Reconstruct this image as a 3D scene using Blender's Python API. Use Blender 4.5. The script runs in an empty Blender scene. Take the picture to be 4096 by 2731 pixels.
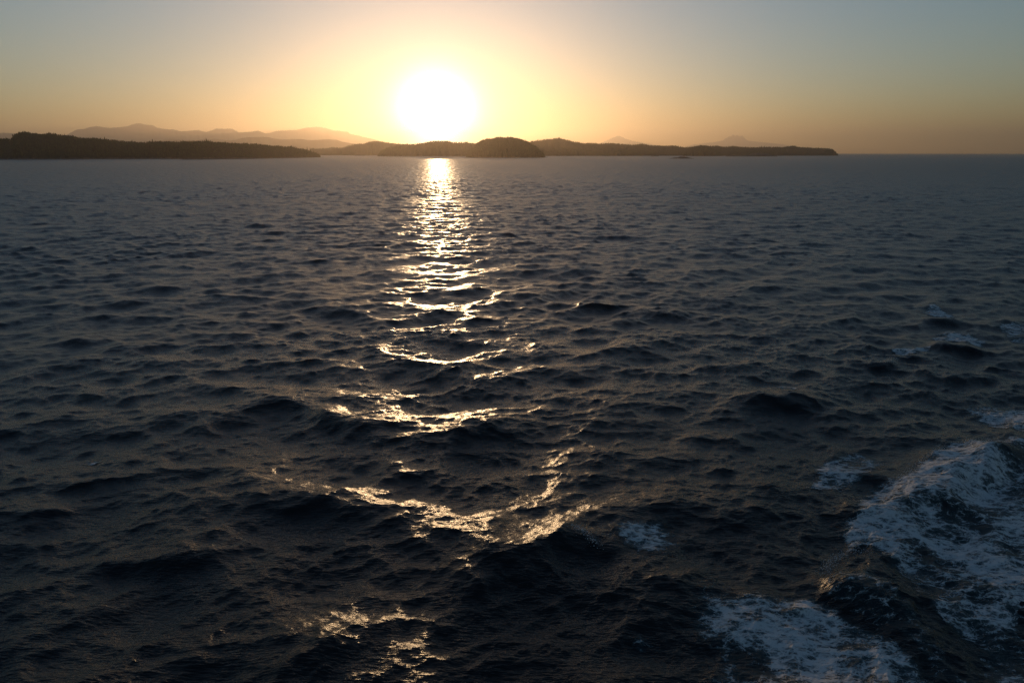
import bpy, math, random
import numpy as np

R = math.radians
scene = bpy.context.scene
col = scene.collection
random.seed(7)

# ------------------------------------------------------------------ camera
CAM_H = 30.0
PITCH = 15.40
FOC = 24.0 / 36.0            # focal length in frame widths
cam_d = bpy.data.cameras.new("camera")
cam_d.lens = 24.0
cam_d.sensor_width = 36.0
cam_d.clip_start = 0.5
cam_d.clip_end = 200000.0
cam = bpy.data.objects.new("camera", cam_d)
cam.location = (0, 0, CAM_H)
cam.rotation_euler = (R(90 - PITCH), 0, 0)
col.objects.link(cam)
scene.camera = cam

# ------------------------------------------------------------------ sun, sky, exposure
SUN_AZ = -5.98      # degrees, right of straight ahead is positive
SUN_EL = 2.50
SKY_STRENGTH = 0.15
SUN_STRENGTH = 2.8
EXPOSURE = 0.05

world = bpy.data.worlds.new("World")
scene.world = world
world.use_nodes = True
nt = world.node_tree
for n in list(nt.nodes):
    nt.nodes.remove(n)
sky = nt.nodes.new("ShaderNodeTexSky")
sky.sky_type = 'NISHITA'
sky.sun_disc = False
sky.sun_elevation = R(SUN_EL)
sky.sun_rotation = R(SUN_AZ)      # 0 = towards +Y
sky.altitude = 0
sky.air_density = 1.0
sky.dust_density = 0.2
sky.ozone_density = 2.6
bg = nt.nodes.new("ShaderNodeBackground")
bg.inputs[1].default_value = SKY_STRENGTH
wout = nt.nodes.new("ShaderNodeOutputWorld")
nt.links.new(sky.outputs[0], bg.inputs[0])
# the aureole of the low sun: air glow round the sun's direction
sdir = (math.sin(R(SUN_AZ)) * math.cos(R(SUN_EL)), math.cos(R(SUN_AZ)) * math.cos(R(SUN_EL)), math.sin(R(SUN_EL)))
tc = nt.nodes.new("ShaderNodeTexCoord")
dist = nt.nodes.new("ShaderNodeVectorMath"); dist.operation = 'DISTANCE'
nrm = nt.nodes.new("ShaderNodeVectorMath"); nrm.operation = 'NORMALIZE'
nt.links.new(tc.outputs['Generated'], nrm.inputs[0])
nt.links.new(nrm.outputs[0], dist.inputs[0])
dist.inputs[1].default_value = sdir
def glow(width, strength, color, power=1.0):
    m1 = nt.nodes.new("ShaderNodeMath"); m1.operation = 'DIVIDE'
    nt.links.new(dist.outputs['Value'], m1.inputs[0]); m1.inputs[1].default_value = width
    mp = nt.nodes.new("ShaderNodeMath"); mp.operation = 'POWER'
    nt.links.new(m1.outputs[0], mp.inputs[0]); mp.inputs[1].default_value = power
    m2 = nt.nodes.new("ShaderNodeMath"); m2.operation = 'MULTIPLY'
    nt.links.new(mp.outputs[0], m2.inputs[0]); m2.inputs[1].default_value = -1.0
    m3 = nt.nodes.new("ShaderNodeMath"); m3.operation = 'EXPONENT'
    nt.links.new(m2.outputs[0], m3.inputs[0])
    m4 = nt.nodes.new("ShaderNodeMath"); m4.operation = 'MULTIPLY'
    nt.links.new(m3.outputs[0], m4.inputs[0]); m4.inputs[1].default_value = strength
    b = nt.nodes.new("ShaderNodeBackground")
    b.inputs[0].default_value = (*color, 1)
    nt.links.new(m4.outputs[0], b.inputs[1])
    return b
last = bg
for g in [(0.031, 16.0, (1, .90, .74), 1.5), (0.20, 0.22, (.15, .70, 1.15), 1.0)]:
    b = glow(*g)
    a = nt.nodes.new("ShaderNodeAddShader")
    nt.links.new(last.outputs[0], a.inputs[0]); nt.links.new(b.outputs[0], a.inputs[1])
    last = a
nt.links.new(last.outputs[0], wout.inputs[0])

sun_d = bpy.data.lights.new("sun", 'SUN')
sun_d.energy = SUN_STRENGTH
sun_d.angle = R(0.5)
sun_d.color = (1.0, 0.64, 0.33)
sun = bpy.data.objects.new("sun", sun_d)
sun.rotation_euler = (R(90 - SUN_EL), 0, R(180 - SUN_AZ))
sun.location = (-2000, 17000, 1000)
col.objects.link(sun)

vs = scene.view_settings
vs.view_transform = 'Standard'
vs.look = 'None'
vs.exposure = EXPOSURE
vs.gamma = 1.0
vs.use_curve_mapping = False
scene.render.engine = 'CYCLES'
cy = scene.cycles
cy.max_bounces = 5
cy.diffuse_bounces = 2
cy.glossy_bounces = 3
cy.volume_bounces = 1
cy.transparent_max_bounces = 8
cy.sample_clamp_indirect = 4.0
cy.use_denoising = True
cy.denoising_prefilter = 'NONE'

# ------------------------------------------------------------------ helpers
def px_angles(px, py):
    """bearing and elevation slopes (x/y, z/y) of a sight line surveyed from the ship"""
    x = (px - 2048) / 4096 / FOC
    y = -(py - 1365.5) / 4096 / FOC
    p = R(PITCH)
    dy = math.cos(p) + y * math.sin(p)
    dz = -math.sin(p) + y * math.cos(p)
    return x / dy, dz / dy

def sea_point(px, py, z=0.0):
    bx, ez = px_angles(px, py)
    d = (CAM_H - z) / -ez
    return bx * d, d

def chart(pts, z=0.0):
    """points noted on a 2352 x 1568 chart of the view -> positions on the sea"""
    return [sea_point(x * 1.7415, y * 1.7415, z) for x, y in pts]

def nodes_of(name):
    m = bpy.data.materials.new(name)
    m.use_nodes = True
    t = m.node_tree
    return m, t, t.nodes["Principled BSDF"], t.nodes["Material Output"]

def tag(o, label=None, cat=None, group=None, kind=None):
    if label: o["label"] = label
    if cat: o["category"] = cat
    if group: o["group"] = group
    if kind: o["kind"] = kind
    return o

def mesh_obj(name, verts, faces, mat, parent=None, smooth=False):
    """verts (n,3) array, faces (m,3) or (m,4) array"""
    me = bpy.data.meshes.new(name)
    v = np.ascontiguousarray(verts, dtype=np.float32)
    f = np.ascontiguousarray(faces, dtype=np.int32)
    k = f.shape[1]
    me.vertices.add(len(v)); me.vertices.foreach_set("co", v.ravel())
    me.loops.add(f.size); me.loops.foreach_set("vertex_index", f.ravel())
    me.polygons.add(len(f))
    me.polygons.foreach_set("loop_start", np.arange(0, f.size, k, dtype=np.int32))
    if smooth:
        me.polygons.foreach_set("use_smooth", np.ones(len(f), dtype=bool))
    me.update(calc_edges=True)
    me.validate()
    if mat: me.materials.append(mat)
    o = bpy.data.objects.new(name, me)
    col.objects.link(o)
    o.parent = parent
    return o

def smoothstep(a, b, x):
    t = np.clip((x - a) / (b - a), 0, 1)
    return t * t * (3 - 2 * t)

# value noise for terrain and foam
class Noise2:
    def __init__(s, seed, n=256):
        s.n = n
        s.t = np.random.RandomState(seed).rand(n, n).astype(np.float32) * 2 - 1
    def __call__(s, x, y):
        n = s.n
        xi = np.floor(x).astype(np.int64); yi = np.floor(y).astype(np.int64)
        fx = x - xi; fy = y - yi
        fx = fx * fx * (3 - 2 * fx); fy = fy * fy * (3 - 2 * fy)
        x0 = xi % n; x1 = (xi + 1) % n; y0 = yi % n; y1 = (yi + 1) % n
        t = s.t
        return (t[x0, y0] * (1 - fx) + t[x1, y0] * fx) * (1 - fy) + (t[x0, y1] * (1 - fx) + t[x1, y1] * fx) * fy
    def fbm(s, x, y, o=4):
        r = 0; a = 1.0; f = 1.0; tot = 0
        for i in range(o):
            r = r + a * s(x * f + 17.3 * i, y * f - 9.1 * i); tot += a
            a *= 0.5; f *= 2.03
        return r / tot

# ------------------------------------------------------------------ water
# a wind sea: spectrum bands synthesised by FFT on tiles of unlike size and heading
def sea_tile(L, N, k0, k1, winds, seed, lp=5.0, alpha=0.0085):
    rs = np.random.RandomState(seed)
    k = 2 * np.pi * np.fft.fftfreq(N, L / N)
    kx, ky = np.meshgrid(k, k, indexing='ij')
    kk = np.hypot(kx, ky); kk[0, 0] = 1
    th = np.linspace(-np.pi, np.pi, 721)
    D = 0
    for wind, spread, wgt in winds:
        c = (kx * math.cos(wind) + ky * math.sin(wind)) / kk
        norm = np.trapz(np.where(np.cos(th) > 0, np.abs(np.cos(th)) ** spread, 0), th)
        D = D + wgt * np.where(c > 0, np.abs(c) ** spread, 0) / norm
    S = 0.5 * alpha * kk ** -4 * np.exp(-1 / (kk * lp) ** 2) * D
    e = 0.12
    S = S * smoothstep(np.log(k0) - e, np.log(k0) + e, np.log(kk)) * (1 - smoothstep(np.log(k1) - e, np.log(k1) + e, np.log(kk)))
    S[0, 0] = 0
    dk = 2 * np.pi / L
    H = np.sqrt(S / 2) * dk * (rs.randn(N, N) + 1j * rs.randn(N, N)) * N * N * math.sqrt(2)
    h = np.fft.ifft2(H).real
    dx = np.fft.ifft2(1j * kx / kk * H).real
    dy = np.fft.ifft2(1j * ky / kk * H).real
    return L, N, np.stack([dx, dy, h], -1).astype(np.float32)

def sample_tile(tile, x, y, rot):
    L, N, A = tile
    c, s = math.cos(rot), math.sin(rot)
    u = (x * c + y * s) / L * N; v = (-x * s + y * c) / L * N
    ui = np.floor(u).astype(np.int64); vi = np.floor(v).astype(np.int64)
    fu = (u - ui)[..., None].astype(np.float32); fv = (v - vi)[..., None].astype(np.float32)
    u0 = ui % N; u1 = (ui + 1) % N; v0 = vi % N; v1 = (vi + 1) % N
    d = (A[u0, v0] * (1 - fu) + A[u1, v0] * fu) * (1 - fv) + (A[u0, v1] * (1 - fu) + A[u1, v1] * fu) * fv
    return np.stack([d[..., 0] * c - d[..., 1] * s, d[..., 0] * s + d[..., 1] * c, d[..., 2]], -1)

WIND = R(-78)       # the sea runs towards the ship, a little to the right
def winds(rot, main, cross):
    return [(WIND - rot, main, 0.30), (WIND - rot + 0.70, cross, 0.37), (WIND - rot - 0.72, cross, 0.33)]
T_BIG = sea_tile(731.0, 1024, 0.02, 0.9, winds(0.3, 10.0, 8.0), 11, lp=2.6, alpha=0.032)
T_MID = sea_tile(97.0, 1024, 0.9, 7.5, winds(0.9, 6.0, 4.0), 12, lp=6.0, alpha=0.034)
T_FINE = sea_tile(13.7, 512, 7.5, 40.0, winds(-0.5, 3.0, 3.0), 13, lp=6.0, alpha=0.028)

# long crests thrown up by the ship: (points along the crest, height, front width, back width)
def crest(a, b, peak, h, wf, wb, bow=0.0):
    """a crest from a to b (left to right), highest at the fraction peak, bowed away from the ship by bow metres"""
    (ax, ay), (bx, by) = chart([a, b], h * 0.6)
    ln = math.hypot(bx - ax, by - ay)
    return (ax + (bx - ax) * peak, ay + (by - ay) * peak), ((bx - ax) / ln, (by - ay) / ln), peak * ln * 0.6, (1 - peak) * ln * 0.6, h, wf, wb, bow / ln ** 2 * 4
WAKES = [
    crest((600, 1545), (1350, 1180), 0.74, 1.2, 3.0, 8.5),
    crest((1270, 1185), (1720, 1370), 0.15, 0.85, 3.0, 5.0),
    crest((1940, 1180), (2420, 985), 0.55, 1.7, 1.4, 3.2, 1.5),
    crest((1860, 1290), (2230, 1470), 0.3, 1.05, 1.7, 3.2, 1.0),
    crest((1580, 915), (2060, 915), 0.42, 1.1, 2.0, 4.0, 2.0),
    crest((560, 880), (1010, 1035), 0.6, 0.8, 2.6, 6.2),
    crest((940, 1035), (1270, 925), 0.4, 0.65, 2.4, 5.0),
    crest((750, 1035), (1120, 1098), 0.6, 0.5, 2.0, 4.4),
    crest((580, 1100), (970, 1205), 0.6, 0.55, 2.0, 4.8),
    crest((640, 660), (1000, 770), 0.6, 0.8, 3.0, 8.0),
    crest((900, 840), (1150, 880), 0.5, 0.6, 2.4, 5.5),
    crest((1930, 830), (2110, 830), 0.5, 0.8, 1.6, 3.0),
    crest((2060, 850), (2280, 870), 0.5, 0.7, 1.6, 3.0),
    crest((540, 1600), (800, 1400), 0.6, 0.8, 1.3, 2.8),
    crest((200, 1260), (500, 1270), 0.5, 0.7, 1.3, 2.8, 1.0),
    crest((2080, 730), (2230, 735), 0.5, 0.9, 1.6, 3.2),
    crest((2110, 790), (2300, 800), 0.5, 1.0, 1.6, 3.2),
    crest((560, 515), (640, 515), 0.5, 1.4, 2.5, 5.0),
]
NW = Noise2(77)
def ridge(x, y, w):
    (cx, cy), (ex, ey), sl, sr, h, wf, wb, bow = w
    z = np.zeros(x.shape)
    R2 = 3.0 * max(sl, sr) + 4 * wb
    m = (np.abs(x - cx) < R2) & (np.abs(y - cy) < R2)
    if not m.any(): return z
    gx, gy = x[m] - cx, y[m] - cy
    t = gx * ex + gy * ey
    d = -gx * ey + gy * ex + bow * t * t
    d = d + 0.55 * NW(gx / 4.3, gy / 4.3) + 0.22 * NW(gx / 1.7 + 40, gy / 1.7)
    wd = wf + (wb - wf) / (1 + np.exp(-np.clip(d, -20, 20) / 0.5))
    env = np.exp(-np.where(t < 0, t / sl, t / sr) ** 2)
    v = np.sqrt(d * d + 0.05) - 0.2
    z[m] = h * env * (np.exp(-np.abs(v / wd) ** 1.4) - 0.25 * np.exp(-((d + 2.3 * wf) / (1.3 * wf)) ** 2)) * (1 + 0.25 * NW(gx / 3.0 + 11, gy / 3.0 + 5))
    return z

# churned water of the wake, off the ship's side
CHURN = chart([(2230, 1330)])[0]
NC = Noise2(78)

NG = Noise2(79)
def sea_surface(x, y):
    """still-water position -> displaced position of the sea surface"""
    r = np.hypot(x, y)
    d = sample_tile(T_BIG, x, y, 0.3) * np.array([1.3, 1.3, 1.0], np.float32)
    far = 1 - smoothstep(5000, 14000, r)
    d = d * far[..., None]
    m = sample_tile(T_MID, x, y, 0.9) * np.array([1.15, 1.15, 1.0], np.float32)
    gust = 0.95 + 0.45 * NG.fbm(x / 38.0, y / 55.0, 3)
    d = d + m * gust[..., None].astype(np.float32) * (1 - smoothstep(1500, 6000, r))[..., None]
    f = sample_tile(T_FINE, x, y, -0.5)
    d = d + f * ((1 - smoothstep(90, 240, r)) * gust ** 1.5)[..., None]
    z = d[..., 2]
    for w in WAKES:
        z = z + ridge(x, y, w)
    m = r < 75
    if m.any():
        qx, qy = x[m], y[m]
        e = np.exp(-(((qx - CHURN[0]) / 15.0) ** 2 + ((qy - CHURN[1]) / 13.0) ** 2))
        z[m] += e * (0.32 * NC.fbm(qx / 2.3, qy / 1.7, 4) + 0.22 * (0.5 - np.abs(NC.fbm(qx / 1.2 + 30, qy / 0.8, 3))))
    return np.stack([x + d[..., 0], y + d[..., 1], z], -1)

def polyline_dist(x, y, pts):
    """signed distance to a polyline (positive on its far side) and the parameter along it"""
    best = np.full(x.shape, 1e9); sgn = np.ones(x.shape); par = np.zeros(x.shape)
    n = len(pts) - 1
    for i in range(n):
        ax, ay = pts[i]; bx, by = pts[i + 1]
        ex, ey = bx - ax, by - ay
        L2 = ex * ex + ey * ey
        t = np.clip(((x - ax) * ex + (y - ay) * ey) / L2, 0, 1)
        qx, qy = x - (ax + t * ex), y - (ay + t * ey)
        dd = np.hypot(qx, qy)
        m = dd < best
        best = np.where(m, dd, best)
        sgn = np.where(m, np.sign(ex * qy - ey * qx), sgn)
        par = np.where(m, (i + t) / n, par)
    return best, sgn, par

NW = Noise2(77)
def build_water(mat):
    # rows: finer than the picture rows near by, coarser far off
    f = FOC * 1024
    ang = [math.atan(CAM_H / 17.0)]
    while CAM_H / math.tan(ang[-1]) < 46000:
        a = ang[-1]; r = CAM_H / math.tan(a)
        k = 2.6 if r < 28 else (0.68 if r < 220 else (0.42 if r < 500 else 0.22))
        st = k / f * (1.0 if r < 220 else 1.0)
        na = a - st
        if na <= CAM_H / 44000: break
        ang.append(na)
    rad = np.array([CAM_H / math.tan(a) for a in ang] + [46000.0, 55000.0, 72000.0])
    rad = np.concatenate([[0.5, 3, 6, 9, 12, 14.5], rad])
    wide = R(41)
    th = np.concatenate([np.linspace(-math.pi, -wide, 40)[:-1], np.linspace(-wide, wide, 920), np.linspace(wide, math.pi, 40)[1:]])
    rr, tt = np.meshgrid(rad, th, indexing='ij')
    P = sea_surface(rr * np.sin(tt), rr * np.cos(tt))
    nr, na = rr.shape
    idx = np.arange(nr * na, dtype=np.int32).reshape(nr, na)
    F = np.stack([idx[:-1, :-1], idx[:-1, 1:], idx[1:, 1:], idx[1:, :-1]], -1).reshape(-1, 4)[:, ::-1]
    print("water quads", len(F), nr, na)
    o = mesh_obj("water", P.reshape(-1, 3), F, mat, smooth=True)
    # slopes too short for the mesh to carry become gloss roughness (Cox and Munk)
    sp = np.gradient(rad)
    var = 0.006 * np.log(np.maximum(sp / 0.2, 1.0))
    rough = np.maximum(0.24, np.minimum(var, 0.029) ** 0.25)
    at = o.data.attributes.new("unresolved", 'FLOAT', 'POINT')
    at.data.foreach_set("value", np.repeat(rough, na).astype(np.float32))
    return o

def water_material():
    m, t, b, out = nodes_of("sea_water")
    b.inputs['Base Color'].default_value = (0.003, 0.005, 0.006, 1)
    at = t.nodes.new("ShaderNodeAttribute"); at.attribute_name = "unresolved"
    t.links.new(at.outputs['Fac'], b.inputs['Roughness'])
    b.distribution = 'GGX'
    b.inputs['IOR'].default_value = 1.333
    geo = t.nodes.new("ShaderNodeNewGeometry")
    prev = None
    for sc, rot, dist_, seed in (((1.2, 5.5, 3.0), 0.15, 0.078, 0), ((3.6, 17, 9), -0.25, 0.026, 3)):
        mp = t.nodes.new("ShaderNodeMapping")
        mp.inputs['Rotation'].default_value = (0, 0, rot)
        mp.inputs['Scale'].default_value = sc
        nz = t.nodes.new("ShaderNodeTexNoise")
        nz.inputs['Scale'].default_value = 1.0
        nz.inputs['Detail'].default_value = 2.5
        nz.inputs['Roughness'].default_value = 0.55
        t.links.new(geo.outputs['Position'], mp.inputs[0])
        t.links.new(mp.outputs[0], nz.inputs['Vector'])
        bp = t.nodes.new("ShaderNodeBump")
        bp.inputs['Strength'].default_value = 1.0
        bp.inputs['Distance'].default_value = dist_
        t.links.new(nz.outputs['Fac'], bp.inputs['Height'])
        if prev: t.links.new(prev.outputs[0], bp.inputs['Normal'])
        prev = bp
    t.links.new(prev.outputs[0], b.inputs['Normal'])
    return m

M_WATER = water_material()
water = build_water(M_WATER)
tag(water, "dark choppy sea with wind waves and golden sun glitter", "sea", kind="structure")

# ------------------------------------------------------------------ land
def ground_material(name, soil, rock, scale):
    m, t, b, out = nodes_of(name)
    b.inputs['Roughness'].default_value = 0.95
    b.inputs['Specular IOR Level'].default_value = 0.1
    geo = t.nodes.new("ShaderNodeNewGeometry")
    sep = t.nodes.new("ShaderNodeSeparateXYZ")
    t.links.new(geo.outputs['Position'], sep.inputs[0])
    nz = t.nodes.new("ShaderNodeTexNoise")
    nz.inputs['Scale'].default_value = scale
    nz.inputs['Detail'].default_value = 5
    t.links.new(geo.outputs['Position'], nz.inputs['Vector'])
    ma = t.nodes.new("ShaderNodeMath"); ma.operation = 'MULTIPLY_ADD'
    t.links.new(nz.outputs['Fac'], ma.inputs[0]); ma.inputs[1].default_value = -9.0
    t.links.new(sep.outputs['Z'], ma.inputs[2])
    mr = t.nodes.new("ShaderNodeMapRange")
    mr.inputs['From Min'].default_value = 0.0; mr.inputs['From Max'].default_value = 3.0
    t.links.new(ma.outputs[0], mr.inputs['Value'])
    mx = t.nodes.new("ShaderNodeMix"); mx.data_type = 'RGBA'
    mx.inputs['A'].default_value = (*rock, 1); mx.inputs['B'].default_value = (*soil, 1)
    t.links.new(mr.outputs[0], mx.inputs['Factor'])
    vr = t.nodes.new("ShaderNodeMix"); vr.data_type = 'RGBA'; vr.blend_type = 'MULTIPLY'
    vr.inputs['Factor'].default_value = 0.6
    t.links.new(mx.outputs['Result'], vr.inputs['A']); t.links.new(nz.outputs['Fac'], vr.inputs['B'])
    t.links.new(vr.outputs['Result'], b.inputs['Base Color'])
    return m
M_LAND = ground_material("forest_floor_and_shore_rock", (0.045, 0.05, 0.03), (0.20, 0.17, 0.14), 0.05)
M_ROCK = ground_material("sea_rock", (0.16, 0.14, 0.12), (0.12, 0.11, 0.10), 0.3)
M_MOUNT = ground_material("mountain_ground", (0.08, 0.08, 0.07), (0.12, 0.11, 0.10), 0.002)
def leaf_material():
    m, t, b, out = nodes_of("conifer_needles")
    b.inputs['Roughness'].default_value = 0.9
    b.inputs['Specular IOR Level'].default_value = 0.15
    geo = t.nodes.new("ShaderNodeNewGeometry")
    nz = t.nodes.new("ShaderNodeTexNoise"); nz.inputs['Scale'].default_value = 0.06; nz.inputs['Detail'].default_value = 4
    t.links.new(geo.outputs['Position'], nz.inputs['Vector'])
    cr = t.nodes.new("ShaderNodeValToRGB")
    cr.color_ramp.elements[0].position = 0.3; cr.color_ramp.elements[0].color = (0.03, 0.045, 0.022, 1)
    cr.color_ramp.elements[1].position = 0.7; cr.color_ramp.elements[1].color = (0.075, 0.085, 0.035, 1)
    t.links.new(nz.outputs['Fac'], cr.inputs[0])
    t.links.new(cr.outputs[0], b.inputs['Base Color'])
    return m
M_NEEDLE = leaf_material()
M_BARK, _t, _b, _o = nodes_of("grey_bark")
_b.inputs['Base Color'].default_value = (0.09, 0.07, 0.055, 1); _b.inputs['Roughness'].default_value = 0.9

class Land:
    """a landmass: skyline noted as sight lines, built at its true distance with a body behind the shore"""
    def __init__(s, sky, front, depth, seed, tree=0.0, ridge=0.5, cols=220, rows=26, rough=0.06, taper=0.12, flat=0.9):
        s.P = np.array(sky, float); s.front = np.array(front, float); s.depth = depth; s.tree = tree
        s.ridge = ridge; s.n = Noise2(seed); s.rough = rough; s.taper = taper; s.flat = flat
        s.x0, s.x1 = s.P[0, 0], s.P[-1, 0]
        s.cols, s.rows = cols, rows
    def at(s, u, v):
        """u in 0..1 along the shore, v in 0..1 from front shore to back shore"""
        px = s.x0 + (s.x1 - s.x0) * u
        py = np.interp(px, s.P[:, 0], s.P[:, 1])
        d0 = np.interp(px, s.front[:, 0], s.front[:, 1])
        end = np.sqrt(np.clip(np.minimum(u, 1 - u) / s.taper, 0.02, 1))
        if s.open_left: end = np.sqrt(np.clip((1 - u) / s.taper, 0.02, 1))
        if s.open_right: end = np.sqrt(np.clip(u / s.taper, 0.02, 1))
        dep = s.depth * end * (1 + 0.25 * s.n.fbm(u * 9, u * 0 + 3.1, 3))
        d0 = d0 + 0.10 * s.depth * s.n.fbm(u * 22, u * 0 + 7.7, 4) * end
        p = R(PITCH)
        yy = -(py - 1365.5) / 4096 / FOC
        dy = np.cos(p) + yy * np.sin(p)
        ez = (-np.sin(p) + yy * np.cos(p)) / dy
        # the bearing of a vertical plane through the sight line at the horizon
        xx = (px - 2048) / 4096 / FOC
        bx = xx / (math.cos(p) + math.tan(p) * math.sin(p))
        dr = d0 + s.ridge * dep
        top = np.maximum(CAM_H + ez * dr - s.tree * 0.85, 1.0)
        d = d0 + v * dep
        shape = np.where(v < s.ridge, 1 - np.clip(1 - v / s.ridge, 0, 1) ** (1 / (1 - s.flat * 0.5)) , 1 - smoothstep(s.ridge, 1.0, v))
        nz = s.n.fbm(px * 0.03 + 4, d * 0.03 * 2731 / np.maximum(d0, 1) * 0.12 + 2, 5)
        off = 1 - np.clip(np.abs(v - s.ridge) / 0.18, 0, 1)
        z = top * shape * (1 + s.rough * 4 * nz * (1 - off) * (v < 1)) + top * s.rough * 0.35 * s.n.fbm(px * 0.35, d * 0.05, 3) * (shape > 0.1)
        z = np.where((v <= 0) | (v >= 1), -3.0, np.maximum(z, -3.0))
        return bx * d, d, z
    open_left = open_right = False
    def mesh(s, name, mat, label, cat, kind="structure"):
        u = np.linspace(0, 1, s.cols)
        v = np.concatenate([[0, 0.004], np.linspace(0.02, s.ridge, s.rows)[:-1], np.linspace(s.ridge, 1, s.rows // 2)])
        uu, vv = np.meshgrid(u, v, indexing='ij')
        x, y, z = s.at(uu, vv)
        z[:, 1] = np.maximum(z[:, 1], 1.5)
        nu, nv = uu.shape
        idx = np.arange(nu * nv, dtype=np.int32).reshape(nu, nv)
        F = np.stack([idx[:-1, :-1], idx[1:, :-1], idx[1:, 1:], idx[:-1, 1:]], -1).reshape(-1, 4)
        o = mesh_obj(name, np.stack([x, y, z], -1).reshape(-1, 3), F, mat, smooth=True)
        return tag(o, label, cat, kind=kind)
    def forest(s, count, hmin, hmax, seed, label, vmax=0.75, umax=1.0, tall=0.04):
        rs = np.random.RandomState(seed)
        u = rs.rand(count) * umax
        v = 0.035 + (vmax - 0.035) * rs.rand(count)
        k = rs.rand(count) < 0.25
        v[k] = s.ridge + 0.06 * rs.randn(k.sum())
        v = np.clip(v, 0.03, 0.95)
        x, y, z = s.at(u, v)
        keep = z > 2.5
        x, y, z = x[keep], y[keep], z[keep]
        h = (hmin + (hmax - hmin) * rs.rand(len(x))) * (0.75 + 0.35 * s.n.fbm(x * 0.02, y * 0.02, 2))
        h *= np.where(rs.rand(len(x)) < tall, 1.45, 1.0)
        o = trees_mesh("forest", x, y, z, h, rs)
        return tag(o, label, "forest", kind="stuff")

def trees_mesh(name, x, y, z, h, rs):
    n = len(x)
    tiers = ((0.10, 0.19, 0.55), (0.34, 0.15, 0.80), (0.62, 0.095, 1.02))   # rim height, radius, apex height
    V, F = [], []
    a0 = rs.rand(n) * 6.28
    lx, ly = rs.randn(n) * 0.03, rs.randn(n) * 0.03
    off = 0
    S = 5
    for (zr, r, za) in tiers:
        rim = []
        for j in range(S):
            a = a0 + j * 2 * math.pi / S + rs.randn(n) * 0.3
            rr = r * h * (0.7 + 0.6 * rs.rand(n))
            zz = h * (zr + 0.06 * rs.randn(n))
            rim.append(np.stack([x + rr * np.cos(a) + lx * zz, y + rr * np.sin(a) + ly * zz, z + zz], -1))
        ap = np.stack([x + lx * h * za, y + ly * h * za, z + h * za], -1)
        blk = np.stack(rim + [ap], 1)            # n, S+1, 3
        base = off + np.arange(n)[:, None] * (S + 1)
        for j in range(S):
            F.append(np.concatenate([base + j, base + (j + 1) % S, base + S], 1))
        V.append(blk.reshape(-1, 3)); off += n * (S + 1)
        a0 = a0 + 0.6
    return mesh_obj(name, np.concatenate(V), np.concatenate(F), M_NEEDLE)

def c1(p): return [(x / 1.68, 440 + y / 1.68) for x, y in p]
def c2(p): return [(1200 + x / 1.96, 440 + y / 1.96) for x, y in p]
def c3(p): return [(2000 + x / 1.68, 480 + y / 1.68) for x, y in p]

# long wooded island on the left
isle = Land([(-500, 590), (-250, 575)] + c1([(0, 192), (90, 188), (120, 162), (160, 146), (200, 140), (250, 150), (300, 158), (350, 150), (390, 155), (420, 168), (480, 170), (560, 178),
    (640, 182), (720, 193), (800, 200), (880, 206), (940, 214), (1000, 210), (1070, 206), (1130, 205), (1220, 208), (1250, 202), (1340, 202), (1450, 207), (1520, 210),
    (1570, 216), (1650, 218), (1730, 222), (1800, 230), (1880, 238), (1960, 246), (2030, 258), (2060, 262), (2090, 272), (2120, 285), (2150, 300), (2178, 316)]),
    [(-500, 3500), (0, 3450), (400, 3750), (715, 3900), (730, 3550), (1000, 3900), (1180, 4600), (1300, 5300)], 620, 21, tree=20, cols=420, rows=30, taper=0.10)
isle.open_left = True
isle.mesh("island", M_LAND, "long low wooded island at the left edge of the horizon", "island")
isle.forest(12000, 12, 22, 31, "dark conifer forest covering the long island at the left edge")

# dome shaped island under the sun
dome = Land(c2([(1285, 369), (1300, 355), (1330, 312), (1385, 262), (1420, 236), (1470, 220), (1550, 213), (1640, 211), (1700, 218), (1740, 230), (1790, 247), (1830, 270), (1860, 290), (1890, 318), (1915, 345), (1943, 370)]),
    [(1700, 5000), (2300, 4950)], 520, 22, tree=20, cols=160, rows=26, taper=0.3)
dome.mesh("island", M_LAND, "steep dome shaped wooded island just right of the sun", "island")
dome.forest(4200, 12, 24, 32, "conifer forest on the dome shaped island beside the sun")

# land below the sun
mid = Land(c2([(600, 357), (620, 335), (650, 312), (700, 290), (760, 272), (820, 264), (900, 264), (960, 256), (1010, 248), (1070, 241), (1160, 243), (1280, 251), (1380, 259), (1480, 290), (1520, 350)]),
    [(1400, 6800), (2100, 6800)], 700, 23, tree=20, cols=180, rows=20)
mid.mesh("headland", M_LAND, "glaring wooded headland directly below the sun", "headland")
mid.forest(3600, 12, 24, 33, "conifer forest on the headland directly below the sun")

back = Land(c2([(60, 345), (90, 299), (200, 302), (260, 290), (330, 295), (380, 280), (440, 264), (500, 262), (540, 247), (590, 242), (640, 245), (700, 254), (770, 264), (860, 275), (960, 300), (1050, 345)]),
    [(1200, 10500), (1400, 10000), (1800, 9000)], 1100, 24, tree=20, cols=180, rows=20)
back.mesh("headland", M_LAND, "low wooded headland between the long left island and the sun", "headland")
back.forest(3600, 13, 25, 34, "conifer forest on the low headland left of the sun")

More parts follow.
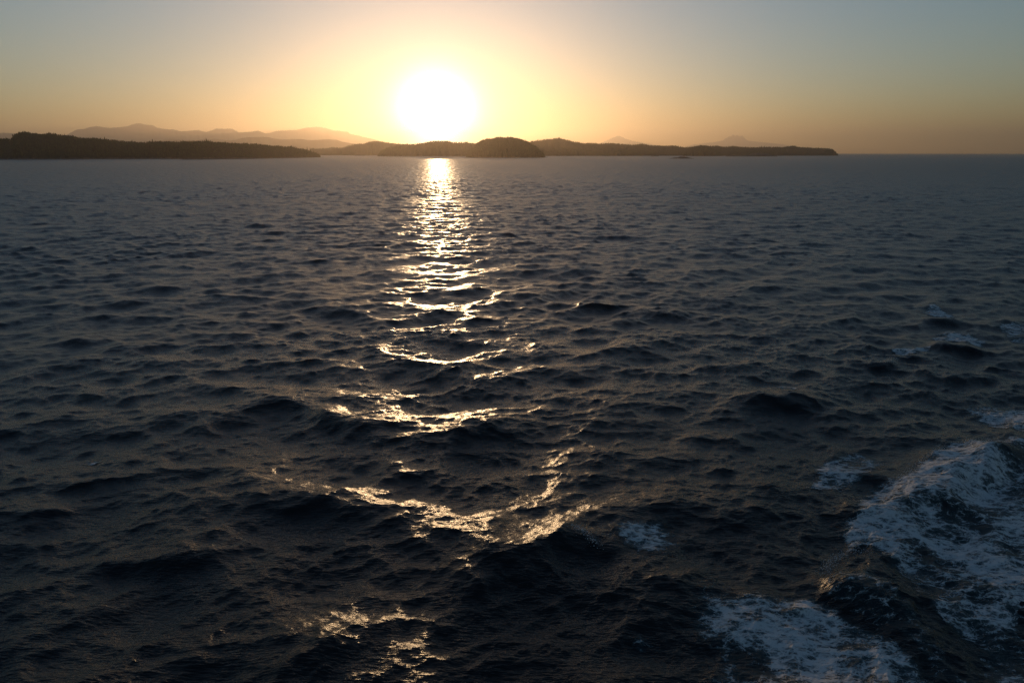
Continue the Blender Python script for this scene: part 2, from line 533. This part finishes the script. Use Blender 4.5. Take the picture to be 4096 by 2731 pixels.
# long coast on the right
coast = Land(c3([(100, 200), (150, 165), (200, 143), (260, 133), (340, 125), (395, 114), (430, 124), (480, 140), (550, 152), (700, 155), (750, 155), (830, 162), (880, 164), (960, 159), (1010, 169), (1100, 169),
    (1180, 171), (1240, 181), (1290, 176), (1340, 172), (1400, 172), (1480, 174), (1560, 176), (1620, 178), (1700, 181), (1800, 179), (1900, 179), (1960, 171), (1990, 177), (2020, 183), (2100, 185), (2180, 188), (2230, 196),
    (2250, 209), (2264, 226), (2292, 236)]),
    [(2000, 8300), (2600, 8200), (3000, 8200), (3400, 8600)], 1000, 25, tree=22, cols=420, rows=22, taper=0.06)
coast.mesh("coast", M_LAND, "long wooded coast stretching right from the dome shaped island", "coast")
coast.forest(9000, 14, 27, 35, "conifer forest along the long coast right of the sun")
for k, (pts, dd, lab) in enumerate((
    ([(260, 238), (300, 215), (350, 192), (400, 183), (460, 184), (520, 190), (600, 203), (680, 220), (740, 238)], 7700, "low wooded point beside the dome shaped island"),
    ([(700, 240), (740, 218), (800, 198), (850, 200), (910, 212), (960, 236)], 7650, "small wooded point in the middle of the right coast"),
    ([(1220, 242), (1250, 205), (1290, 180), (1345, 169), (1400, 174), (1440, 194), (1475, 222), (1512, 242)], 7400, "rounded wooded bluff behind the small bare rock"))):
    L = Land(c3(pts), [(2000, dd), (3400, dd)], 420, 40 + k, tree=18, cols=90, rows=18, taper=0.25)
    L.mesh("headland", M_LAND, lab, "headland")
    L.forest(1500, 11, 22, 50 + k, "conifer forest on the " + lab)

# islets and rocks
islet = Land(c3([(1518, 243), (1545, 238), (1572, 234), (1600, 239), (1640, 241), (1675, 238), (1690, 226), (1730, 222), (1780, 224), (1810, 232), (1840, 239), (1868, 244)]),
    [(2900, 6700), (3120, 6700)], 170, 61, tree=0, cols=110, rows=14, taper=0.2, rough=0.12)
islet.mesh("rocky_islet", M_ROCK, "low rocky islet with a clump of trees before the right coast", "islet")
rk = Land(c3([(1140, 260), (1160, 256), (1182, 251), (1196, 252), (1212, 246), (1240, 247), (1262, 250), (1285, 256), (1306, 260)]), [(2600, 4050), (2800, 4050)], 90, 62, tree=0, cols=90, rows=14, taper=0.3, rough=0.15)
rk.mesh("sea_rock", M_ROCK, "bare dark rock standing alone in the sea before the right coast", "rock", kind="thing")
rk = Land(c3([(1012, 243), (1025, 240), (1042, 238), (1058, 241), (1068, 243)]), [(2500, 6900), (2800, 6900)], 90, 63, tree=0, cols=50, rows=10, taper=0.3, rough=0.15)
rk.mesh("sea_rock", M_ROCK, "tiny low rock by the shore left of the bare dark rock", "rock", kind="thing")
rk = Land(c2([(428, 346), (445, 342), (470, 340), (495, 343), (508, 346)]), [(1300, 9000), (1600, 9000)], 90, 64, tree=0, cols=50, rows=10, taper=0.3, rough=0.15)
rk.mesh("sea_rock", M_ROCK, "tiny rock in the pale channel left of the sun", "rock", kind="thing")

# far mountains
mnt = [
 ("mountain_range", c1([(420, 215), (470, 168), (500, 152), (540, 133), (600, 128), (650, 115), (680, 109), (730, 118), (760, 122), (830, 117), (880, 112), (920, 97), (955, 89), (1000, 99), (1050, 103), (1080, 120),
   (1110, 128), (1190, 135), (1230, 147), (1290, 142), (1350, 135), (1400, 150), (1440, 138), (1470, 126), (1580, 128), (1620, 152), (1700, 147), (1750, 138), (1790, 158), (1900, 200)]), 46000, "faint mountain range with a rounded double peak behind the left island"),
 ("mountain_range", c1([(1700, 200), (1790, 160), (1830, 154), (1870, 142), (1960, 138), (2000, 137), (2050, 125), (2110, 117), (2150, 113), (2200, 122), (2250, 140), (2352, 148)]) + c2([(140, 152), (240, 163), (380, 182), (500, 210), (620, 240)]), 52000, "barely visible pale mountain in the glow left of the sun"),
 ("mountain_range", c1([(-300, 180), (-120, 162), (0, 160), (50, 154), (100, 156), (140, 162), (260, 190)]), 42000, "faint low mountain shoulder at the left edge"),
 ("hill_range", c1([(900, 235), (1000, 215), (1100, 205), (1150, 199), (1200, 200), (1240, 203), (1320, 206), (1400, 194), (1460, 195), (1560, 206), (1600, 200), (1640, 190), (1680, 184), (1800, 182), (1850, 192), (1900, 200),
   (2030, 196), (2080, 205), (2220, 198), (2270, 202), (2300, 213)]) + c2([(0, 230), (60, 238), (130, 240), (200, 231), (260, 230), (320, 247), (400, 262), (500, 272), (640, 300)]), 24000, "hazy rolling hills below the mountains left of the sun"),
 ("mountain", c3([(560, 200), (690, 150), (735, 130), (780, 110), (800, 108), (840, 127), (900, 145), (1050, 170), (1200, 200)]), 66000, "faint cone shaped mountain behind the right coast"),
 ("mountain", c3([(1180, 200), (1300, 165), (1430, 150), (1490, 140), (1508, 124), (1530, 110), (1545, 113), (1555, 99), (1570, 109), (1585, 103), (1600, 111), (1620, 106), (1640, 126), (1660, 141), (1740, 150), (1900, 165), (2050, 200)]), 69000, "faint jagged twin peaked mountain on the right horizon"),
]
for k, (nm, pts, dd, lab) in enumerate(mnt):
    L = Land(pts, [(-500, dd), (4600, dd)], 2400, 70 + k, tree=0, cols=260, rows=16, taper=0.08, rough=0.05)
    L.mesh(nm, M_MOUNT, lab, "hills" if nm == "hill_range" else ("coast" if nm == "distant_coast" else "mountain"))

# single trees that stand clear on the skylines
def make_tree(name, loc, h, seed, label, group, lean=(0, 0), bare=False):
    rs = np.random.RandomState(seed)
    root = bpy.data.objects.new(name, None); col.objects.link(root)
    root.location = loc
    tag(root, label, "tree", group)
    # trunk
    S = 6; V = []; F = []
    zs = (-2.0, 0.35 * h, 0.75 * h, h * 1.0); rads = (0.024 * h, 0.018 * h, 0.011 * h, 0.003 * h)
    for z, r in zip(zs, rads):
        for j in range(S):
            a = j * 2 * math.pi / S
            V.append((r * math.cos(a) + lean[0] * z, r * math.sin(a) + lean[1] * z, z))
    for i in range(len(zs) - 1):
        for j in range(S):
            F.append((i * S + j, i * S + (j + 1) % S, (i + 1) * S + (j + 1) % S, (i + 1) * S + j))
    mesh_obj("trunk", np.array(V), np.array(F), M_BARK, root)
    # boughs: drooping sprays round the trunk, longer below
    V, F = [], []
    nb = 26 if bare else 110
    for i in range(nb):
        f = (0.35 if bare else 0.16) + (0.62 if bare else 0.82) * i / nb
        z = f * h
        ln = h * (0.05 if bare else 0.21) * (1.04 - f) ** 0.8 * (0.55 + 0.75 * rs.rand())
        a = rs.rand() * 6.283; dr = -0.25 - 0.3 * rs.rand()
        w = ln * (0.08 if bare else 0.38)
        ca, sa = math.cos(a), math.sin(a)
        bx, by = lean[0] * z, lean[1] * z
        b = len(V)
        V += [(bx, by, z + 0.01 * h), (bx + ca * ln * .55 - sa * w, by + sa * ln * .55 + ca * w, z + dr * ln * .45),
              (bx + ca * ln * .55 + sa * w, by + sa * ln * .55 - ca * w, z + dr * ln * .45), (bx + ca * ln, by + sa * ln, z + dr * ln),
              (bx + ca * ln * .5, by + sa * ln * .5, z + dr * ln * .3 + 0.022 * h)]
        F += [(b, b + 1, b + 4), (b, b + 4, b + 2), (b + 1, b + 3, b + 4), (b + 4, b + 3, b + 2)]
    mesh_obj("crown", np.array(V), np.array(F), M_BARK if bare else M_NEEDLE, root)
    return root

def tree_at(land, px, top_y, name, seed, label, group, v=None, bare=False, hmin=14, lean=(0, 0)):
    u = (px - land.x0) / (land.x1 - land.x0)
    v = land.ridge if v is None else v
    x, y, z = [float(q[0]) for q in land.at(np.array([u]), np.array([v]))]
    ez = px_angles(px, top_y)[1]
    h = max(CAM_H + ez * y - z, hmin)
    make_tree(name, (x, y, z), h, seed, label, group, lean, bare)

G1 = "trees at the tip of the left island"
for k, (x, y, lab) in enumerate(((2012, 254, "conifer standing first in the row near the tip of the left island"), (2038, 251, "taller conifer second in the row near the tip of the left island"),
        (2066, 246, "tallest spindly conifer near the tip of the left island"), (2086, 251, "conifer right of the tallest one near the left island tip"), (2108, 268, "last short conifer towards the bare tip of the left island"))):
    px, py = c1([(x, y)])[0]
    tree_at(isle, px, py, "conifer_tree", 100 + k, lab, G1)
G2 = "bare snags on the right coast skyline"
for k, (x, y, lab) in enumerate(((866, 144, "lone bare snag rising highest above the right coast"), (900, 150, "bare snag first of a cluster on the right coast skyline"),
        (921, 147, "bare snag in the middle of the cluster on the right coast skyline"), (936, 151, "bare snag last of the cluster on the right coast skyline"))):
    px, py = c3([(x, y)])[0]
    tree_at(coast, px, py, "dead_tree", 120 + k, lab, G2, bare=True, hmin=26)
px, py = c3([(285, 187)])[0]
tree_at(dome, px, py, "conifer_tree", 130, "leaning tree standing clear on the right slope of the dome island", None, v=0.35, lean=(0.1, 0), hmin=20)
G3 = "trees on the rocky islet"
names = ("short conifer at the left end of the islet clump", "second conifer from the left in the islet clump", "third conifer from the left in the islet clump", "conifer left of the middle of the islet clump", "tallest conifer in the islet clump",
         "conifer right of the tallest one in the islet clump", "second conifer right of the tallest one in the islet clump", "short conifer near the right end of the islet clump", "last low conifer at the right end of the islet clump")
for k, (x, y) in enumerate(((1688, 214), (1700, 208), (1714, 211), (1730, 207), (1745, 203), (1760, 208), (1776, 209), (1792, 213), (1806, 220))):
    px, py = c3([(x, y)])[0]
    tree_at(islet, px, py, "conifer_tree", 140 + k, names[k], G3, v=0.35 + 0.03 * (k % 4), hmin=9)

# ------------------------------------------------------------------ foam
def foam_material():
    m, t, b, out = nodes_of("sea_foam")
    N, L = t.nodes, t.links
    geo = N.new("ShaderNodeNewGeometry")
    at = N.new("ShaderNodeAttribute"); at.attribute_name = "cover"
    def noise(scale, detail, rot=0.0, sc=(1, 1, 1), vec=None):
        mp = N.new("ShaderNodeMapping"); mp.inputs['Rotation'].default_value = (0, 0, rot); mp.inputs['Scale'].default_value = sc
        L.new(vec or geo.outputs['Position'], mp.inputs[0])
        nz = N.new("ShaderNodeTexNoise"); nz.inputs['Scale'].default_value = scale; nz.inputs['Detail'].default_value = detail
        L.new(mp.outputs[0], nz.inputs['Vector'])
        return nz
    def math_(op, a, b_=None, c=None):
        q = N.new("ShaderNodeMath"); q.operation = op
        for i, v in enumerate((a, b_, c)):
            if v is None: continue
            if isinstance(v, (int, float)): q.inputs[i].default_value = v
            else: L.new(v, q.inputs[i])
        return q.outputs[0]
    # warped position
    wz = noise(0.9, 3)
    wv = N.new("ShaderNodeVectorMath"); wv.operation = 'MULTIPLY_ADD'
    L.new(wz.outputs['Color'], wv.inputs[0]); wv.inputs[1].default_value = (0.9, 0.9, 0.3); L.new(geo.outputs['Position'], wv.inputs[2])
    strands = None
    for scale, wgt, sc in ((0.7, 0.45, (0.7, 1.2, 0.4)), (1.9, 0.38, (0.7, 1.25, 0.4)), (4.6, 0.32, (0.7, 1.3, 0.4)), (10.0, 0.20, (0.7, 1.3, 0.4))):
        mp = N.new("ShaderNodeMapping"); mp.inputs['Rotation'].default_value = (0, 0, 0.3); mp.inputs['Scale'].default_value = sc
        L.new(wv.outputs[0], mp.inputs[0])
        vo = N.new("ShaderNodeTexVoronoi"); vo.feature = 'DISTANCE_TO_EDGE'; vo.inputs['Scale'].default_value = scale
        L.new(mp.outputs[0], vo.inputs['Vector'])
        s_ = math_('MULTIPLY', math_('POWER', math_('SUBTRACT', 1.0, math_('MULTIPLY', vo.outputs['Distance'], 1.9)), 3.0), wgt)
        strands = s_ if strands is None else math_('ADD', strands, s_)
    strands = math_('ADD', strands, math_('MULTIPLY', math_('SUBTRACT', noise(2.6, 7, 0.35, (0.45, 1.2, 1)).outputs['Fac'], 0.5), 1.3))
    a = math_('ADD', strands, math_('MULTIPLY_ADD', at.outputs['Fac'], 1.25, -1.33))
    mr = N.new("ShaderNodeMapRange"); mr.interpolation_type = 'SMOOTHSTEP'
    L.new(a, mr.inputs['Value']); mr.inputs['From Min'].default_value = 0.0; mr.inputs['From Max'].default_value = 0.95
    # thin milk of bubbles under the strands
    milk = N.new("ShaderNodeMapRange"); L.new(at.outputs['Fac'], milk.inputs['Value'])
    milk.inputs['From Min'].default_value = 0.45; milk.inputs['From Max'].default_value = 1.1; milk.inputs['To Max'].default_value = 0.5
    alpha = math_('MAXIMUM', mr.outputs[0], milk.outputs[0])
    cmix = N.new("ShaderNodeMix"); cmix.data_type = 'RGBA'
    cmix.inputs['A'].default_value = (0.03, 0.10, 0.12, 1); cmix.inputs['B'].default_value = (0.66, 0.65, 0.64, 1)
    L.new(mr.outputs[0], cmix.inputs['Factor'])
    L.new(cmix.outputs['Result'], b.inputs['Base Color'])
    b.inputs['Roughness'].default_value = 0.55
    b.inputs['IOR'].default_value = 1.33
    bp = N.new("ShaderNodeBump"); bp.inputs['Strength'].default_value = 0.9; bp.inputs['Distance'].default_value = 0.06
    L.new(a, bp.inputs['Height']); L.new(bp.outputs[0], b.inputs['Normal'])
    tr = N.new("ShaderNodeBsdfTransparent")
    ms = N.new("ShaderNodeMixShader")
    L.new(alpha, ms.inputs[0]); L.new(tr.outputs[0], ms.inputs[1]); L.new(b.outputs[0], ms.inputs[2])
    L.new(ms.outputs[0], out.inputs['Surface'])
    return m
M_FOAM = foam_material()
NF = Noise2(91)

def inside_poly(x, y, P):
    n = len(P); c = np.zeros(x.shape, bool)
    for i in range(n):
        ax, ay = P[i]; bx, by = P[(i + 1) % n]
        q = ((ay > y) != (by > y)) & (x < (bx - ax) * (y - ay) / (by - ay + 1e-12) + ax)
        c ^= q
    return c

def foam_patch(name, poly, label, cat, step=0.07, edge=1.6, dense=0.8, group=None, kind=None, z=0.0, gain=0.55):
    P = chart(poly, z)
    A = np.array(P)
    xs = np.arange(A[:, 0].min() - 1.5, A[:, 0].max() + 1.5, step)
    ys = np.arange(A[:, 1].min() - 1.5, A[:, 1].max() + 1.5, step)
    xx, yy = np.meshgrid(xs, ys, indexing='ij')
    wx = xx + 0.9 * NF.fbm(xx * 0.5, yy * 0.5, 3); wy = yy + 0.9 * NF.fbm(xx * 0.5 + 50, yy * 0.5 + 20, 3)
    d, s_, t_ = polyline_dist(wx, wy, P + [P[0]])
    ins = inside_poly(wx, wy, P)
    sd = np.where(ins, d, -d)
    c = smoothstep(-0.35 * edge, edge, sd) * (dense + gain * NF.fbm(xx * 0.28 + 9, yy * 0.28, 4))
    c = np.clip(c, 0, 1.15)
    S = sea_surface(xx, yy)
    S[..., 2] += 0.03 + 0.05 * c * (0.5 + 0.5 * NF.fbm(xx * 1.7, yy * 1.7, 3))
    nu, nv = xx.shape
    idx = np.arange(nu * nv).reshape(nu, nv)
    cq = np.maximum(np.maximum(c[:-1, :-1], c[1:, :-1]), np.maximum(c[1:, 1:], c[:-1, 1:]))
    F = np.stack([idx[:-1, :-1], idx[1:, :-1], idx[1:, 1:], idx[:-1, 1:]], -1)[cq > 0.12]
    used = np.unique(F); rm = np.full(nu * nv, -1); rm[used] = np.arange(len(used))
    o = mesh_obj(name, S.reshape(-1, 3)[used], rm[F], M_FOAM, smooth=True)
    at = o.data.attributes.new("cover", 'FLOAT', 'POINT')
    at.data.foreach_set("value", np.ascontiguousarray(c.ravel()[used], dtype=np.float32))
    print(name, len(F))
    return tag(o, label, cat, group, kind)

foam_patch("wake_foam", [(1925, 1195), (1985, 1115), (2080, 1085), (2140, 1040), (2230, 1012), (2352, 1025), (2520, 1060), (2520, 1640), (2330, 1640), (2200, 1470), (2090, 1385), (2030, 1310), (1985, 1262), (1925, 1290), (1890, 1290), (1920, 1240)],
    "broad sheet of churned white wake foam at the lower right", "foam", kind="stuff", dense=0.98, gain=0.75)
foam_patch("wake_foam", [(1600, 1410), (1590, 1330), (1640, 1310), (1700, 1345), (1800, 1355), (1850, 1330), (1890, 1385), (2000, 1440), (2100, 1505), (2210, 1590), (2230, 1640), (1560, 1640), (1625, 1520), (1600, 1460)],
    "lacy wake foam along the bottom edge, left of the dark trough", "foam", kind="stuff", dense=0.95, gain=0.7)
foam_patch("wake_foam", [(1840, 1130), (1880, 1050), (1980, 1030), (2050, 1060), (2000, 1105), (1940, 1135)], "thin lacy foam patch above the tip of the broad wake foam", "foam", kind="stuff", dense=1.0, edge=1.3)
foam_patch("wake_foam", [(2195, 925), (2280, 925), (2380, 940), (2400, 1015), (2260, 990)], "pale foam streak at the right edge above the breaking crest", "foam", kind="stuff", dense=1.0, edge=1.3, step=0.1)
foam_patch("wake_foam", [(1860, 1325), (1930, 1300), (2010, 1320), (2080, 1395), (2190, 1480), (2320, 1640), (2200, 1640), (2090, 1500), (1990, 1435), (1890, 1380)],
    "faint lacy foam veil in the dark trough between the two wake foam sheets", "foam", kind="stuff", dense=0.62, edge=1.2)
foam_patch("whitecap", [(2120, 705), (2145, 695), (2175, 710), (2200, 728), (2150, 730), (2115, 722)], "small whitecap farthest up the right side of the sea", "whitecap", dense=1.05, step=0.14, group="whitecaps on the right")
foam_patch("whitecap", [(2130, 780), (2160, 757), (2210, 760), (2270, 785), (2260, 800), (2180, 795)], "larger whitecap with a dark peak just above it", "whitecap", dense=1.05, step=0.12, edge=0.9, group="whitecaps on the right")
foam_patch("whitecap", [(2040, 800), (2100, 803), (2130, 798), (2140, 810), (2060, 818)], "thin flat whitecap just below the larger one", "whitecap", dense=0.95, step=0.12, edge=0.9, group="whitecaps on the right")
foam_patch("whitecap", [(2280, 750), (2330, 742), (2400, 750), (2400, 790), (2320, 785)], "faint whitecap at the right edge of the sea", "whitecap", dense=0.9, step=0.12, edge=0.9, group="whitecaps on the right")
foam_patch("whitecap", [(1325, 1205), (1400, 1182), (1490, 1180), (1570, 1215), (1590, 1255), (1500, 1280), (1400, 1250), (1355, 1238)], "foam spilling behind the tall dark wave peak in the middle", "whitecap", dense=0.70, edge=2.2, group=None, z=0.6, gain=0.8)
foam_patch("whitecap", [(1755, 872), (1790, 866), (1845, 876), (1830, 884), (1780, 880)], "thin foam line along the crest of the smooth dark wave", "whitecap", dense=1.0, edge=0.8, z=1.1)
foam_patch("whitecap", [(2032, 824), (2048, 814), (2060, 824), (2046, 832)], "small tuft of foam blown off a peaked crest", "whitecap", dense=0.9, edge=0.8, z=0.9)
foam_patch("whitecap", [(160, 1065), (200, 1050), (240, 1048), (235, 1062), (190, 1072)], "dim bluish whitecap alone on the left side", "whitecap", dense=0.9, edge=1.0)
foam_patch("whitecap", [(1440, 1475), (1480, 1455), (1530, 1470), (1520, 1505), (1470, 1510)], "faint foam patch in the dark water left of the lacy wake foam", "whitecap", dense=0.7, edge=1.4)
foam_patch("whitecap", [(820, 1560), (850, 1535), (900, 1525), (890, 1545), (840, 1580)], "small foam scrap at the bottom edge left of the middle", "whitecap", dense=0.85, edge=0.7)

def spray(label, pts, count, rise, spread, seed):
    """drops thrown up along a breaking crest"""
    rs = np.random.RandomState(seed)
    P = np.array(chart(pts, 1.2))
    t = np.sort(rs.rand(count)) * (len(P) - 1)
    i = np.minimum(t.astype(int), len(P) - 2); f = (t - i)[:, None]
    c = P[i] * (1 - f) + P[i + 1] * f + rs.randn(count, 2) * spread
    S = sea_surface(c[:, 0], c[:, 1])
    S[:, 2] += 0.04 + rise * rs.rand(count) ** 2.2
    r = 0.012 + 0.03 * rs.rand(count) ** 3
    O = np.array([(1, 0, 0), (0, 1, 0), (-1, 0, 0), (0, -1, 0), (0, 0, 1), (0, 0, -1)], float)
    T = np.array([(0, 1, 4), (1, 2, 4), (2, 3, 4), (3, 0, 4), (1, 0, 5), (2, 1, 5), (3, 2, 5), (0, 3, 5)])
    V = (S[:, None, :] + O[None] * r[:, None, None] * (0.7 + 0.6 * rs.rand(count, 6, 1))).reshape(-1, 3)
    F = (T[None] + 6 * np.arange(count)[:, None, None]).reshape(-1, 3)
    o = mesh_obj("sea_spray", V, F, M_SPRAY)
    tag(o, label, "spray", kind="stuff")
M_SPRAY, _t, _b, _o = nodes_of("spray_drops")
_b.inputs['Base Color'].default_value = (0.75, 0.77, 0.8, 1); _b.inputs['Roughness'].default_value = 0.4
spray("fine spray thrown off the breaking crest of the broad wake foam", [(2060, 1095), (2110, 1055), (2160, 1030), (2210, 1012), (2290, 1020)], 900, 0.55, 0.35, 201)
spray("fine spray at the left edge of the dark wave face", [(1885, 1290), (1905, 1260), (1930, 1238), (1985, 1232)], 500, 0.40, 0.22, 202)
spray("spray beside the tall dark wave peak in the middle", [(1320, 1205), (1345, 1215), (1380, 1235)], 350, 0.40, 0.22, 203)
spray("spray blown off the peaked crest on the right", [(2030, 822), (2060, 822)], 260, 0.7, 0.35, 204)

# ------------------------------------------------------------------ haze
def build_haze():
    m = bpy.data.materials.new("haze_air")
    m.use_nodes = True
    t = m.node_tree
    for n in list(t.nodes): t.nodes.remove(n)
    v = t.nodes.new("ShaderNodeVolumePrincipled")
    v.inputs['Color'].default_value = (0.68, 0.58, 0.48, 1)
    v.inputs['Density'].default_value = 3.2e-5
    v.inputs['Anisotropy'].default_value = 0.78
    o = t.nodes.new("ShaderNodeOutputMaterial")
    t.links.new(v.outputs[0], o.inputs['Volume'])
    h = 76000.0; z0, z1 = -6.0, 2140.0
    V = np.array([(x, y, z) for z in (z0, z1) for y in (-h, h) for x in (-h, h)])
    F = np.array([(0, 2, 3, 1), (4, 5, 7, 6), (0, 1, 5, 4), (2, 6, 7, 3), (0, 4, 6, 2), (1, 3, 7, 5)])
    ob = mesh_obj("haze", V, F, m)
    tag(ob, "pale warm sea haze filling the air to the horizon", "haze", kind="stuff")
build_haze()
